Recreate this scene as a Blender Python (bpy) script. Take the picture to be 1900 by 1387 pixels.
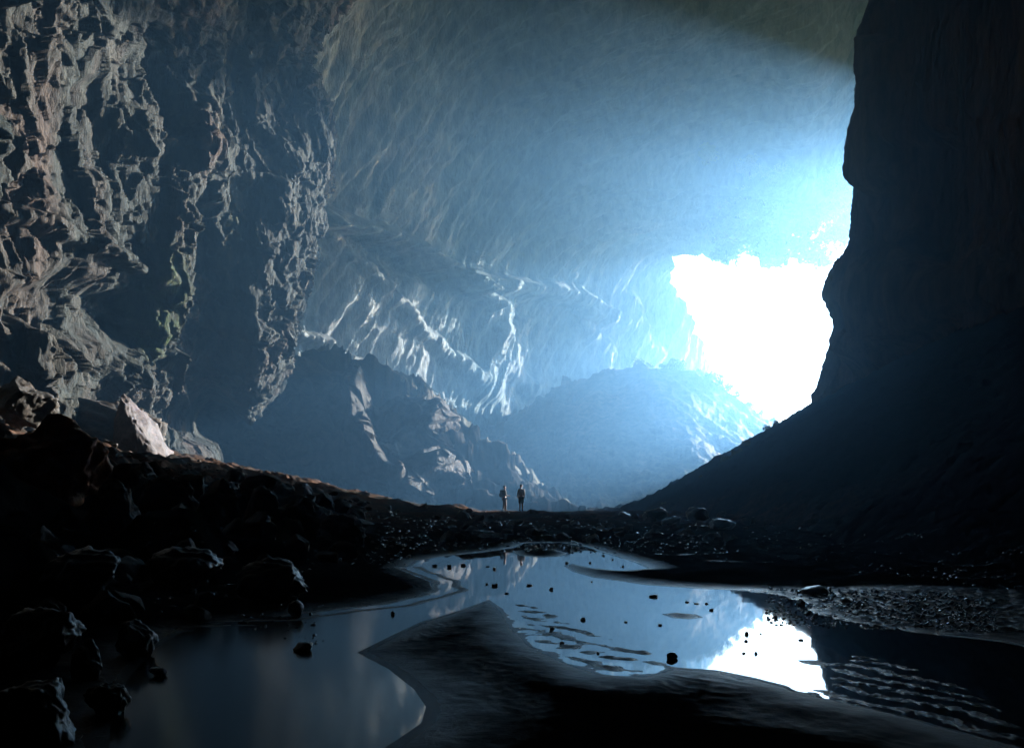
import bpy, math, random
import numpy as np
from mathutils import Vector, Matrix

S = bpy.context.scene
for o in list(bpy.data.objects):
    bpy.data.objects.remove(o)

# ------------------------------------------------------------------ camera, sky, sun, exposure
F, HY, CX, H = 1491.0, 945.0, 950.0, 1.0        # photo focal length (px), horizon row, centre column, eye height (m)
cam_data = bpy.data.cameras.new('camera')
cam_data.sensor_width = 36.0
cam_data.lens = 36.0 * F / 1900.0
cam_data.shift_y = (HY - 693.5) / 1900.0
cam_data.clip_start = 0.1
cam_data.clip_end = 3000
cam = bpy.data.objects.new('camera', cam_data)
S.collection.objects.link(cam)
cam.location = (0, 0, H)
cam.rotation_euler = (math.radians(90), 0, 0)
S.camera = cam

SUN_AZ, SUN_EL = 47.0, 13.0                     # degrees right of straight ahead, above the horizon
world = bpy.data.worlds.new('World')
S.world = world
world.use_nodes = True
wn, wl = world.node_tree.nodes, world.node_tree.links
sky = wn.new('ShaderNodeTexSky')
sky.sky_type = 'NISHITA'
sky.sun_disc = False
sky.sun_elevation = math.radians(SUN_EL)
sky.sun_rotation = math.radians(SUN_AZ)
wl.new(sky.outputs[0], wn['Background'].inputs[0])
wn['Background'].inputs[1].default_value = 0.085

sun_data = bpy.data.lights.new('sun', 'SUN')
sun_data.energy = 3.5
sun_data.angle = math.radians(0.5)
sun_data.color = (1.0, 0.93, 0.85)
sun = bpy.data.objects.new('sun', sun_data)
S.collection.objects.link(sun)
az, el = math.radians(SUN_AZ), math.radians(SUN_EL)
sdir = Vector((math.sin(az) * math.cos(el), math.cos(az) * math.cos(el), math.sin(el)))
sun.rotation_euler = sdir.to_track_quat('Z', 'Y').to_euler()
sun.location = (60, 60, 80)

S.view_settings.view_transform = 'Standard'
S.view_settings.look = 'None'
S.view_settings.exposure = 4.0
S.view_settings.gamma = 1
cy = S.cycles
cy.max_bounces = 4
cy.diffuse_bounces = 1
cy.glossy_bounces = 3
cy.volume_bounces = 0
cy.transmission_bounces = 2
cy.transparent_max_bounces = 4
cy.use_denoising = True
cy.sample_clamp_indirect = 4.0
cy.use_adaptive_sampling = True
cy.adaptive_threshold = 0.01

# ------------------------------------------------------------------ helpers
RES = 1.0
f32 = np.float32
def W(px, py, Y):
    return (Y * (px - CX) / F, Y, H + Y * (HY - py) / F)
def G(px, py, z=0.0):
    Y = (H - z) * F / (py - HY)
    return (Y * (px - CX) / F, Y)

_r = np.random.RandomState(7)
_perm = np.concatenate([_r.permutation(256)] * 2).astype(np.int32)
_g = _r.normal(size=(256, 3)); _g /= np.linalg.norm(_g, axis=1)[:, None]; _g = _g.astype(f32)
def perlin(x, y, z, seed=0):
    x = np.asarray(x, f32) + f32(seed * 17.31 + 900); y = np.asarray(y, f32) + f32(seed * 7.77 + 900); z = np.asarray(z, f32) + f32(seed * 3.13 + 900)
    fx, fy, fz = np.floor(x), np.floor(y), np.floor(z)
    xi, yi, zi = fx.astype(np.int32) & 255, fy.astype(np.int32) & 255, fz.astype(np.int32) & 255
    x = x - fx; y = y - fy; z = z - fz
    u = x * x * x * (x * (x * 6 - 15) + 10); v = y * y * y * (y * (y * 6 - 15) + 10); w = z * z * z * (z * (z * 6 - 15) + 10)
    out = 0
    for i in (0, 1):
        a = _perm[(xi + i) & 255]
        for j in (0, 1):
            b = _perm[(a + yi + j) & 255]
            for k in (0, 1):
                g = _g[_perm[(b + zi + k) & 255]]
                d = g[..., 0] * (x - i) + g[..., 1] * (y - j) + g[..., 2] * (z - k)
                out = out + d * (u if i else 1 - u) * (v if j else 1 - v) * (w if k else 1 - w)
    return out * 1.5
def fbm(x, y, z, octv=4, seed=0, gain=0.5, lac=2.03):
    s, a = 0, 1.0
    for i in range(octv):
        s = s + a * perlin(x, y, z, seed + i); a *= gain
        x, y, z = x * lac, y * lac, z * lac
    return s
def ridged(x, y, z, octv=4, seed=0, gain=0.5, lac=2.1, sharp=1.0):
    s, a, wgt = 0, 1.0, 1.0
    for i in range(octv):
        n = 1 - np.abs(perlin(x, y, z, seed + i)) * 1.3
        n = np.clip(n, 0, 1) ** (2 * sharp)
        s = s + a * n * wgt; wgt = np.clip(n * 1.6, 0, 1); a *= gain
        x, y, z = x * lac, y * lac, z * lac
    return s
def facets(x, y, z, seed=0, slope=.9):
    """angular broken rock: each irregular cell is a tilted plane with its own offset"""
    x = np.asarray(x, f32); y = np.asarray(y, f32); z = np.asarray(z, f32)
    ix, iy, iz = [np.floor(v + 500).astype(np.int32) for v in (x, y, z)]
    best = np.full(x.shape, 1e9, f32); out = np.zeros(x.shape, f32)
    rs_ = np.random.RandomState(seed + 1)
    jit = rs_.uniform(0, 1, (256, 3)).astype(f32); gr = rs_.normal(size=(256, 3)).astype(f32) * slope; of = rs_.uniform(-.5, .5, 256).astype(f32)
    for i in (-1, 0, 1):
        for j in (-1, 0, 1):
            for k in (-1, 0, 1):
                h = _perm[(_perm[(_perm[(ix + i + seed) & 255] + iy + j) & 255] + iz + k) & 255]
                dx = x - (ix + i - 500 + jit[h, 0]); dy = y - (iy + j - 500 + jit[h, 1]); dz = z - (iz + k - 500 + jit[h, 2])
                d = dx * dx + dy * dy + dz * dz
                m = d < best
                best = np.where(m, d, best)
                out = np.where(m, of[h] + dx * gr[h, 0] + dy * gr[h, 1] + dz * gr[h, 2], out)
    return out
def sstep(a, b, x):
    t = np.clip((x - a) / (b - a), 0, 1)
    return t * t * (3 - 2 * t)

def tag(o, label=None, cat=None, group=None, kind=None):
    if label: o['label'] = label
    if cat: o['category'] = cat
    if group: o['group'] = group
    if kind: o['kind'] = kind
    return o
def link(name, me, mat=None, parent=None):
    o = bpy.data.objects.new(name, me)
    S.collection.objects.link(o)
    if mat is not None and me is not None and len(me.materials) == 0: me.materials.append(mat)
    if parent is not None: o.parent = parent
    return o
def mesh_from(name, V, Fc, smooth=True):
    """V (n,3), Fc (m,k) numpy"""
    me = bpy.data.meshes.new(name)
    V = np.ascontiguousarray(V, f32); Fc = np.ascontiguousarray(Fc, np.int32)
    m, k = Fc.shape
    me.vertices.add(len(V)); me.vertices.foreach_set('co', V.ravel())
    me.loops.add(m * k); me.loops.foreach_set('vertex_index', Fc.ravel())
    me.polygons.add(m)
    me.polygons.foreach_set('loop_start', np.arange(0, m * k, k, dtype=np.int32))
    me.polygons.foreach_set('loop_total', np.full(m, k, np.int32))
    me.polygons.foreach_set('use_smooth', np.full(m, smooth, bool))
    me.update(calc_edges=True)
    return me
def grid_faces(M, N, mask=None, wrap=False, flip=False):
    i, j = np.meshgrid(np.arange(M - 1), np.arange(N if wrap else N - 1), indexing='ij')
    j2 = (j + 1) % N
    q = np.stack([i * N + j, i * N + j2, (i + 1) * N + j2, (i + 1) * N + j], -1)
    if flip: q = q[..., ::-1]
    if mask is not None: q = q[mask]
    return q.reshape(-1, 4)
def compact(V, Fc):
    u, inv = np.unique(Fc, return_inverse=True)
    return V[u], inv.reshape(Fc.shape)
def cr_weights(n, N):
    t = np.linspace(0, n - 1, N); i = np.clip(t.astype(int), 0, n - 2); f = t - i
    Wt = np.zeros((N, n))
    c = [-.5 * f ** 3 + f ** 2 - .5 * f, 1.5 * f ** 3 - 2.5 * f ** 2 + 1, -1.5 * f ** 3 + 2 * f ** 2 + .5 * f, .5 * f ** 3 - .5 * f ** 2]
    for k in range(4):
        np.add.at(Wt, (np.arange(N), np.clip(i + k - 1, 0, n - 1)), c[k])
    return Wt
def patch(ctrl, M, N):
    """ctrl rows x cols of (px,py,Y) -> world grid (M,N,3)"""
    C = np.array([[W(*p) for p in row] for row in ctrl])
    A, B = cr_weights(C.shape[0], M), cr_weights(C.shape[1], N)
    return np.einsum('im,mnk,jn->ijk', A, C, B)
def normals(P):
    du = np.gradient(P, axis=1); dv = np.gradient(P, axis=0)
    n = np.cross(du, dv); n /= np.linalg.norm(n, axis=2)[..., None] + 1e-9
    return n
def proj(P):
    return CX + F * P[..., 0] / P[..., 1], HY - F * (P[..., 2] - H) / P[..., 1]
def stroke(px, py, pts, w, soft=0.6):
    """1 inside a stroke of half width w (px) along a polyline, smooth to 0 at w*(1+soft)"""
    d = np.full(px.shape, 1e9, f32)
    pts = [(p + (w,))[:3] if len(p) == 2 else p for p in pts]
    for (x0, y0, w0), (x1, y1, w1) in zip(pts[:-1], pts[1:]):
        dx, dy = x1 - x0, y1 - y0
        t = np.clip(((px - x0) * dx + (py - y0) * dy) / (dx * dx + dy * dy + 1e-6), 0, 1)
        q = np.hypot(px - x0 - t * dx, py - y0 - t * dy) / (w0 + t * (w1 - w0))
        d = np.minimum(d, q)
    return 1 - sstep(1 - soft * .5, 1 + soft, d)
def poly_sd(x, y, poly):
    """signed distance, negative inside"""
    d = np.full(x.shape, 1e18); inside = np.zeros(x.shape, bool)
    n = len(poly)
    for a in range(n):
        x0, y0 = poly[a]; x1, y1 = poly[(a + 1) % n]
        dx, dy = x1 - x0, y1 - y0
        t = np.clip(((x - x0) * dx + (y - y0) * dy) / (dx * dx + dy * dy + 1e-12), 0, 1)
        d = np.minimum(d, (x - x0 - t * dx) ** 2 + (y - y0 - t * dy) ** 2)
        c = ((y0 > y) != (y1 > y)) & (x < dx * (y - y0) / (dy + 1e-12) + x0)
        inside ^= c
    d = np.sqrt(d)
    return np.where(inside, -d, d)

# ------------------------------------------------------------------ materials
def new_mat(name):
    m = bpy.data.materials.new(name); m.use_nodes = True
    nt = m.node_tree
    return m, nt, nt.nodes['Principled BSDF']
def nz(nt, scale, detail=6, rough=.6, stretch=None, dist=0.0):
    tc = nt.nodes.new('ShaderNodeNewGeometry')
    n = nt.nodes.new('ShaderNodeTexNoise')
    n.inputs['Scale'].default_value = scale; n.inputs['Detail'].default_value = detail
    n.inputs['Roughness'].default_value = rough; n.inputs['Distortion'].default_value = dist
    if stretch:
        mp = nt.nodes.new('ShaderNodeMapping'); mp.inputs['Scale'].default_value = stretch
        nt.links.new(tc.outputs['Position'], mp.inputs[0]); nt.links.new(mp.outputs[0], n.inputs['Vector'])
    else:
        nt.links.new(tc.outputs['Position'], n.inputs['Vector'])
    return n.outputs['Fac']
def ramp(nt, fac, stops):
    r = nt.nodes.new('ShaderNodeValToRGB')
    el = r.color_ramp.elements
    while len(el) < len(stops): el.new(0.5)
    for e, (p, c) in zip(el, stops):
        e.position = p; e.color = (*c, 1) if len(c) == 3 else c
    nt.links.new(fac, r.inputs[0])
    return r.outputs[0]
def mixc(nt, fac, a, b):
    m = nt.nodes.new('ShaderNodeMix'); m.data_type = 'RGBA'
    for sock, v in ((m.inputs[0], fac), (m.inputs[6], a), (m.inputs[7], b)):
        if isinstance(v, (int, float)): sock.default_value = v
        elif isinstance(v, tuple): sock.default_value = (*v, 1)
        else: nt.links.new(v, sock)
    return m.outputs[2]
def math_(nt, op, a, b=None):
    m = nt.nodes.new('ShaderNodeMath'); m.operation = op
    for s, v in zip(m.inputs, (a, b)):
        if v is None: continue
        if isinstance(v, (int, float)): s.default_value = v
        else: nt.links.new(v, s)
    return m.outputs[0]
def bump(nt, h, strength, dist, bs):
    b = nt.nodes.new('ShaderNodeBump'); b.inputs['Strength'].default_value = strength; b.inputs['Distance'].default_value = dist
    nt.links.new(h, b.inputs['Height']); nt.links.new(b.outputs[0], bs.inputs['Normal'])
def vrange(nt, v, a, b):
    m = nt.nodes.new('ShaderNodeMapRange'); m.inputs[1].default_value = a; m.inputs[2].default_value = b
    nt.links.new(v, m.inputs[0]); return m.outputs[0]

def rock_mat(name, c1, c2, c3, sc=1.0, bsc=1.0, bst=.6, bd=.3, rough=.75, stretch=(1, 1, .35), moss=None, spec=.08):
    m, nt, bs = new_mat(name)
    big = nz(nt, .12 * sc, 8, .6, stretch, .6)
    fine = nz(nt, 1.1 * sc, 8, .7, stretch)
    col = ramp(nt, big, [(.32, c1), (.5, c2), (.66, c3)])
    dk = ramp(nt, fine, [(.3, (.35, .35, .36)), (.62, (1.15, 1.12, 1.1))])
    mul = nt.nodes.new('ShaderNodeMix'); mul.data_type = 'RGBA'; mul.blend_type = 'MULTIPLY'; mul.inputs[0].default_value = 1
    nt.links.new(col, mul.inputs[6]); nt.links.new(dk, mul.inputs[7])
    out = mul.outputs[2]
    if moss:
        at = nt.nodes.new('ShaderNodeAttribute'); at.attribute_name = 'moss'
        f = math_(nt, 'MULTIPLY', at.outputs['Fac'], vrange(nt, nz(nt, 1.4, 8, .75), .40, .70))
        out = mixc(nt, f, out, moss)
    nt.links.new(out, bs.inputs['Base Color'])
    bs.inputs['Roughness'].default_value = rough
    bs.inputs['Specular IOR Level'].default_value = spec
    bump(nt, nz(nt, 2.0 * bsc, 12, .68, stretch), bst, bd, bs)
    return m
M_cliff = rock_mat('cliff_rock', (.022, .028, .026), (.042, .048, .044), (.068, .053, .044), 1, 1, 1, .5, .8, (1, 1, .3), moss=(.045, .075, .015), spec=.06)
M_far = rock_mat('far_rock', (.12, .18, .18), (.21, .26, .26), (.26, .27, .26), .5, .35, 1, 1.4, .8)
M_right = rock_mat('right_rock', (.045, .036, .028), (.085, .062, .045), (.13, .09, .062), .8, .6, .8, .5, .9, (1.6, 1.6, .2), spec=0)
M_butt = rock_mat('buttress_rock', (.035, .037, .033), (.06, .058, .052), (.075, .064, .055), 1, 1, 1, .5, .75, (1, 1, .8))
M_boulder = rock_mat('boulder_rock', (.03, .03, .028), (.055, .052, .047), (.08, .06, .045), 6, 4, .8, .05, .7, (1, 1, 1), spec=.15)
M_wetstone = rock_mat('wet_stone', (.02, .022, .024), (.035, .035, .035), (.05, .045, .04), 10, 10, .6, .02, .3, (1, 1, 1), spec=.5)
M_gravel = rock_mat('wet_gravel', (.006, .007, .008), (.012, .012, .012), (.016, .015, .014), 10, 10, .2, .01, .10, (1, 1, 1), spec=.5)
M_brown = rock_mat('brown_boulder_rock', (.26, .09, .035), (.38, .14, .055), (.45, .20, .10), 4, 3, .8, .06, .6, (1, 1, 1))
M_slab = rock_mat('slab_rock', (.06, .042, .036), (.09, .085, .085), (.13, .11, .115), 6, 4, .8, .05, .7, (1, 1, 1), spec=.15)
M_hill = rock_mat('hill_rock', (.05, .06, .045), (.09, .09, .07), (.15, .13, .10), 1, .6, .8, .5, .85, (1, 1, 1))

def ground_mat():
    m, nt, bs = new_mat('mud_and_earth')
    g = nt.nodes.new('ShaderNodeNewGeometry'); sp = nt.nodes.new('ShaderNodeSeparateXYZ')
    nt.links.new(g.outputs['Position'], sp.inputs[0]); z = sp.outputs['Z']
    big = nz(nt, .35, 8, .6, None, .4); med = nz(nt, 3.0, 8, .7)
    mud = ramp(nt, med, [(.3, (.004, .004, .004)), (.7, (.012, .0105, .009))])
    earth = ramp(nt, med, [(.3, (.012, .009, .008)), (.5, (.06, .036, .025)), (.72, (.13, .085, .062))])
    stone = ramp(nt, med, [(.3, (.012, .012, .012)), (.7, (.045, .042, .038))])
    dry = mixc(nt, math_(nt, 'MAXIMUM', vrange(nt, big, .46, .58), vrange(nt, sp.outputs['Y'], 60, 66)), earth, stone)
    zz = math_(nt, 'ADD', z, math_(nt, 'MULTIPLY', big, .5))
    k = vrange(nt, zz, .5, .85)
    k = math_(nt, 'MULTIPLY', k, vrange(nt, sp.outputs['Y'], 18, 30))
    k = math_(nt, 'MULTIPLY', k, vrange(nt, sp.outputs['X'], 12, 9))  # right slope held to near-black mud: its shade is put into the colour
    nt.links.new(mixc(nt, k, mud, dry), bs.inputs['Base Color'])
    rr = nt.nodes.new('ShaderNodeMapRange'); rr.inputs[1].default_value = 0.0; rr.inputs[2].default_value = .025
    rr.inputs[3].default_value = .2; rr.inputs[4].default_value = .7
    nt.links.new(z, rr.inputs[0]); nt.links.new(rr.outputs[0], bs.inputs['Roughness'])
    sm_ = nt.nodes.new('ShaderNodeMapRange'); sm_.inputs[1].default_value = .0; sm_.inputs[2].default_value = .03
    sm_.inputs[3].default_value = .06; sm_.inputs[4].default_value = 0
    nt.links.new(z, sm_.inputs[0]); nt.links.new(sm_.outputs[0], bs.inputs['Specular IOR Level'])
    bump(nt, nz(nt, 9, 10, .72), .8, .03, bs)
    return m
M_ground = ground_mat()

def water_mat():
    m, nt, bs = new_mat('still_water')
    bs.inputs['Base Color'].default_value = (.006, .010, .011, 1)
    g = nt.nodes.new('ShaderNodeNewGeometry'); sp = nt.nodes.new('ShaderNodeSeparateXYZ'); nt.links.new(g.outputs['Position'], sp.inputs[0])
    q = math_(nt, 'ADD', sp.outputs['X'], math_(nt, 'MULTIPLY', sp.outputs['Y'], .12))      # slow eddying water on the left, long exposure blurs it
    mr = nt.nodes.new('ShaderNodeMapRange'); mr.inputs[1].default_value = .1; mr.inputs[2].default_value = -.4
    mr.inputs[3].default_value = .03; mr.inputs[4].default_value = .14
    nt.links.new(q, mr.inputs[0]); nt.links.new(mr.outputs[0], bs.inputs['Roughness'])
    bs.inputs['IOR'].default_value = 1.34
    bump(nt, nz(nt, .9, 3, .5, (1, .6, 1)), .09, .02, bs)
    return m
M_water = water_mat()

# ------------------------------------------------------------------ stream outline (traced on the water plane)
SHORE = [(200,1420),(205,1350),(215,1310),(240,1255),(285,1205),(340,1172),(440,1158),(540,1150),(640,1134),(740,1123),(812,1108),(846,1094),
         (838,1080),(800,1066),(762,1052),(775,1040),(830,1031),(890,1025),(955,1016),(975,1007),(1040,1006),(1085,1014),(1135,1030),(1180,1044),(1200,1054),
         (1150,1058),(1100,1053),(1062,1045),(1045,1049),(1062,1060),(1100,1071),(1200,1085),(1300,1092),(1420,1097),(1475,1102),(1500,1118),(1530,1136),
         (1580,1150),(1700,1172),(1850,1190),(2000,1215),(2400,1300),(2600,1500),
         (2200,1480),(1900,1387),(1800,1353),(1700,1326),(1600,1303),(1500,1281),(1400,1256),(1330,1242),(1240,1236),(1190,1252),(1120,1248),(1060,1228),
         (1000,1200),(965,1165),(935,1130),(908,1112),(850,1132),(780,1153),(720,1181),(662,1210),(720,1240),(768,1278),(790,1310),(782,1340),(745,1365),(712,1387),(690,1420)]
POND = [G(*p) for p in SHORE] + [(-1.0, 1.4), (-1.2, .8), (-2.0, .7), (-2.0, 2.4)]
ISLET = [G(*p) for p in [(950,1022),(985,1018),(1030,1019),(1056,1026),(1040,1032),(1000,1034),(960,1030)]]
ISLET2 = [G(*p) for p in [(1215,1138),(1250,1134),(1300,1138),(1318,1146),(1280,1150),(1240,1147)]]
ISLET3 = [G(*p) for p in [(1468,1222),(1520,1222),(1560,1232),(1566,1240),(1520,1238),(1480,1230)]]
RIP1 = [G(*p) for p in [(940,1118),(1000,1120),(1060,1142),(1130,1175),(1230,1200),(1250,1236),(1190,1254),(1120,1250),(1060,1230),(1000,1205),(955,1165)]]
RIPR = [G(*p) for p in [(1575,1205),(1700,1235),(1850,1290),(1960,1387),(1800,1353),(1700,1326),(1600,1303),(1500,1281)]]
GLIT = [G(*p) for p in [(1400,1098),(1500,1090),(1700,1085),(1900,1095),(1950,1180),(1750,1175),(1600,1155),(1520,1140),(1490,1112)]]
LOBE = [G(*p) for p in [(400,1060),(640,1020),(762,1052),(800,1066),(838,1080),(846,1094),(812,1108),(740,1123),(640,1134),(540,1150),(400,1150)]]

def hill_crest(px):
    return np.interp(px, [300, 850, 950, 1030, 1100, 1190, 1250, 1290, 1330, 1380, 1440, 1520, 1700], [860, 815, 775, 722, 690, 668, 676, 684, 708, 742, 784, 810, 830])
def terrain(x, y, sd=None, detail=True):
    x = np.asarray(x, float); y = np.asarray(y, float)
    if sd is None: sd = poly_sd(x, y, POND)
    sdi = np.minimum(np.minimum(poly_sd(x, y, ISLET), poly_sd(x, y, ISLET2) + .05), poly_sd(x, y, ISLET3) + .03)
    land = sstep(0, 2.5, sd)
    z = np.where(sd > 0, .05 * np.minimum(sd, 1.2) + .04 * np.clip(sd - 1.2, 0, 5), .14 * np.maximum(sd, -1.5))
    z = np.maximum(z, -sdi * .09 - .0)
    z = np.where((sdi > 0) & (sd < 0), np.maximum(.14 * np.maximum(sd, -1.5), -.14 * np.clip(sdi, 0, 1)), z)
    front = sstep(22, 44, y)
    z = z + .52 * front * (1 - .25 * sstep(60, 80, y)) * land
    # left slope
    lx = np.clip(-x - 3.0 - .045 * y, 0, None)
    zl = .205 * lx * sstep(2, 9, y) * (1 - .5 * sstep(47, 58, y)) + .3 * np.clip(-x - 2.2, 0, 1.2) * sstep(9, 18, y)
    zl = np.minimum(zl, 7.5)
    z = z + zl * sstep(0, 1.8, sd)
    # right slope with its crest at about 80 m
    x0 = np.interp(y, [0, 10, 30, 74], [8, 7.2, 9, 10.7]) + .3 * np.sin(y * .3)
    zr = .585 * np.clip(x - x0, 0, None) + .015 * np.clip(x - x0, 0, None) ** 1.0
    zr = np.minimum(zr, 30)
    zr = zr * (1 - sstep(72, 106, y)) * sstep(-8, 10, y)
    z = z + zr * land
    # mound in the cave mouth
    px = CX + F * x / np.maximum(y, 1)
    cz = H + 140 * (HY - hill_crest(px)) / F
    t = np.clip((y - 94) / 46.0, 0, 1)
    hz = np.where(y < 140, (cz - .8) * t ** 1.15, (cz - .8) * np.clip(1 - (y - 140) / 70, 0, 1) ** 1.0)
    hz = hz * (y > 40)
    z = np.maximum(z, 0 * z + np.where(y > 94, .6 + hz, z))
    scr = .6 + .85 * np.clip(7.0 - x - .25 * np.clip(y - 90, 0, 30), 0, 26) * sstep(73, 92, y)
    z = np.where((y > 70) & (x > -30), np.maximum(z, np.minimum(scr, 17)), z)
    if detail:
        rough = sstep(.3, 2.6, sd)
        z = z + rough * .16 * fbm(x * .5, y * .5, 0 * x, 3, 3)
        hilly = sstep(.8, 3, z)
        lb = sstep(-2.7, -4.5, x) * sstep(3.6, 5.5, y) * (1 - sstep(20, 27, y)) * rough
        z = z + lb * (.5 * fbm(x * .6, y * .4, 0 * x, 3, 81) + .22 * (ridged(x * .8, y * .6, 0 * x, 3, 86) - .7))
        z = z + rough * (.25 + .9 * hilly * (1 - .75 * sstep(6, 10, x))) * (.32 * (ridged(x * .45, y * .45, z * .4, 3, 9) - .7))
        far = sstep(84, 95, y)
        sc = sstep(74, 80, y) * (1 - sstep(9, 14, x)) * sstep(-30, -24, x)
        u = x * .8 + y * .2
        z = z + sc * (1.1 * facets(u * .22, y * .25, z * .2, 31) + .45 * facets(u * .6, y * .6, z * .5, 32) + .5 * fbm(x * .7, y * .7, 0 * x, 2, 77))
        z = z + far * (1.2 * fbm(x * .12, y * .12, 0 * x, 3, 21) + .35 * (ridged(x * .35, y * .35, 0 * x, 2, 25) - .8))
        z = z + sstep(6, 10, x) * rough * .18 * fbm(x * 1.6, y * 1.6, 0 * x, 3, 33)
    return z

# ------------------------------------------------------------------ ground
def build_ground():
    NR = int(1050 * RES)
    r = np.exp(np.linspace(math.log(.9), math.log(236), NR))
    th_f = np.linspace(-42, 42, int(1250 * RES))
    th_b = np.linspace(42, 318, 160)[1:-1]
    th = np.radians(np.concatenate([th_f, th_b]))
    T, R = np.meshgrid(th, r)
    x, y = R * np.sin(T), R * np.cos(T)
    sd = poly_sd(x, y, POND)
    z = terrain(x, y, sd)
    dens = (np.abs(np.degrees(T)) <= 42)
    # ripple marks where mud and water trade places
    wx = x + .16 * fbm(x * 1.3, y * 1.3, 0 * x, 2, 40); wy = y + .16 * fbm(x * 1.3, y * 1.3, 0 * x, 2, 44)
    m1 = 1 - sstep(-.16, .08, poly_sd(x, y, RIP1))
    rp = np.sin((wx * .75 + wy * .62) * 2 * math.pi / .26)
    z = z * (1 - m1) + m1 * (.006 * rp + .014 * fbm(x * 6, y * 6, 0 * x, 3, 50) - .003)
    mr = 1 - sstep(-.1, .15, poly_sd(x, y, RIPR))
    rr = np.sin(poly_sd(wx, wy, [G(*p) for p in [(1500,1281),(1600,1303),(1700,1326),(1800,1353),(1960,1387),(1700,1600),(1400,1400)]]) * 2 * math.pi / .2)
    z = z * (1 - mr) + mr * (.008 * rr + .009 * fbm(x * 20, y * 20, 0 * x, 2, 52) - .003)
    ml = (1 - sstep(.15, .8, np.abs(poly_sd(x, y, LOBE)))) * (y > 5.3) * (y < 14) * (sd < .3)
    rl = np.sin(poly_sd(wx * .5 + x * .5, wy * .5 + y * .5, LOBE) * 2 * math.pi / .3)
    z = z * (1 - ml) + ml * (.008 * rl - .002)
    mg = 1 - sstep(-.2, .3, poly_sd(x, y, GLIT))
    z = z * (1 - mg) + mg * (.008 + .02 * fbm(x * 8, y * 8, 0 * x, 3, 60))
    bar = sstep(.02, .25, sd) * (y < 13) * dens
    z = z + bar * (.0035 * sstep(-.1, .5, fbm(x * 1.1, y * 1.1, 0 * x, 2, 69)) * np.sin((wx * .8 + wy * .6 + .12 * fbm(x * 3, y * 3, 0 * x, 2, 67)) * 2 * math.pi / .11) + .006 * fbm(x * 3, y * 3, 0 * x, 3, 68))
    pebbly = sstep(.1, .6, sd) * dens
    z = z + pebbly * .006 * fbm(x * 12, y * 12, 0 * x, 2, 66)
    V = np.stack([x, y, z], -1)
    V = np.where((R < 2.0)[..., None], V, V)
    q = grid_faces(*x.shape, wrap=True)
    # centre cap
    Vf = V.reshape(-1, 3)
    c = np.array([[0, 0, z[0].mean()]])
    qc = V[:-1].reshape(-1, 3)
    inbox = ((x[:-1] < 98) & (x[:-1] > -132) & (y[:-1] > -71)).ravel()
    isfar = ((y[:-1] > 88) & (np.abs(T[:-1]) < .6)).ravel()
    Vg, Fg = compact(Vf, q[~isfar & inbox])
    g = link('ground', mesh_from('ground', Vg, Fg[:, ::-1]), M_ground)
    tag(g, 'dark wet mud and rust coloured earth with stony banks beside the stream', kind='structure')
    Vh, Fh = compact(Vf, q[isfar & inbox])
    h = link('hill', mesh_from('hill', Vh, Fh[:, ::-1]), M_hill)
    tag(h, 'hazy blue debris mound rising across the cave mouth', kind='structure')
build_ground()

wm = mesh_from('water', np.array([[-30, -6, 0], [30, -6, 0], [30, 42, 0], [-30, 42, 0]]), np.array([[0, 1, 2, 3]]))
tag(link('water', wm, M_water), 'still shallow stream mirroring the bright cave mouth', kind='structure')

# ------------------------------------------------------------------ rock walls
def rock_disp(P, wl, amp, stretch=.45, seed=0, warp=.6, shear=0.0):
    x, y, z = P[..., 0] / wl, P[..., 1] / wl, P[..., 2] / wl * stretch
    x = x + shear * z / max(stretch, .01) * .5
    wx = warp * perlin(x * .7, y * .7, z * .7, seed + 1); wy = warp * perlin(x * .7, y * .7, z * .7, seed + 2); wz = warp * .7 * perlin(x * .7, y * .7, z * .7, seed + 3)
    x, y, z = x + wx, y + wy, z + wz
    d = .9 * fbm(x * .5, y * .5, z * .5, 2, seed + 4)
    d = d + 1.0 * (ridged(x, y, z, 5, seed + 8, .52) - .8)
    return amp * d
def wall(name, ctrl, M, N, feats, disp, mat, label, mask=None, moss=None, flip=False):
    M, N = int(M * RES), int(N * RES)
    P = patch(ctrl, M, N)
    n = normals(P)
    if flip: n = -n
    px, py = proj(P)
    d = disp(P, px, py)
    for pts, w, a, *soft in feats:
        d = d + a * stroke(px + 9 * perlin(px / 40, py / 40, 0 * px, 5), py + 9 * perlin(px / 40, py / 40, 0 * px, 6), pts, w, *(soft or [.6]))
    Q = P + n * d[..., None]
    q = grid_faces(M, N, flip=flip)
    if mask is not None:
        k = mask(px, py, P)[:-1, :-1].ravel(); q = q[k]
    V, Fq = compact(Q.reshape(-1, 3), q)
    me = mesh_from(name, V, Fq)
    if moss is not None:
        u = np.unique(q)
        a = me.attributes.new('moss', 'FLOAT', 'POINT')
        a.data.foreach_set('value', moss(px, py).ravel()[u].astype(f32))
    o = link(name, me, mat)
    tag(o, label, kind='structure')
    return o, Q

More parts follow.
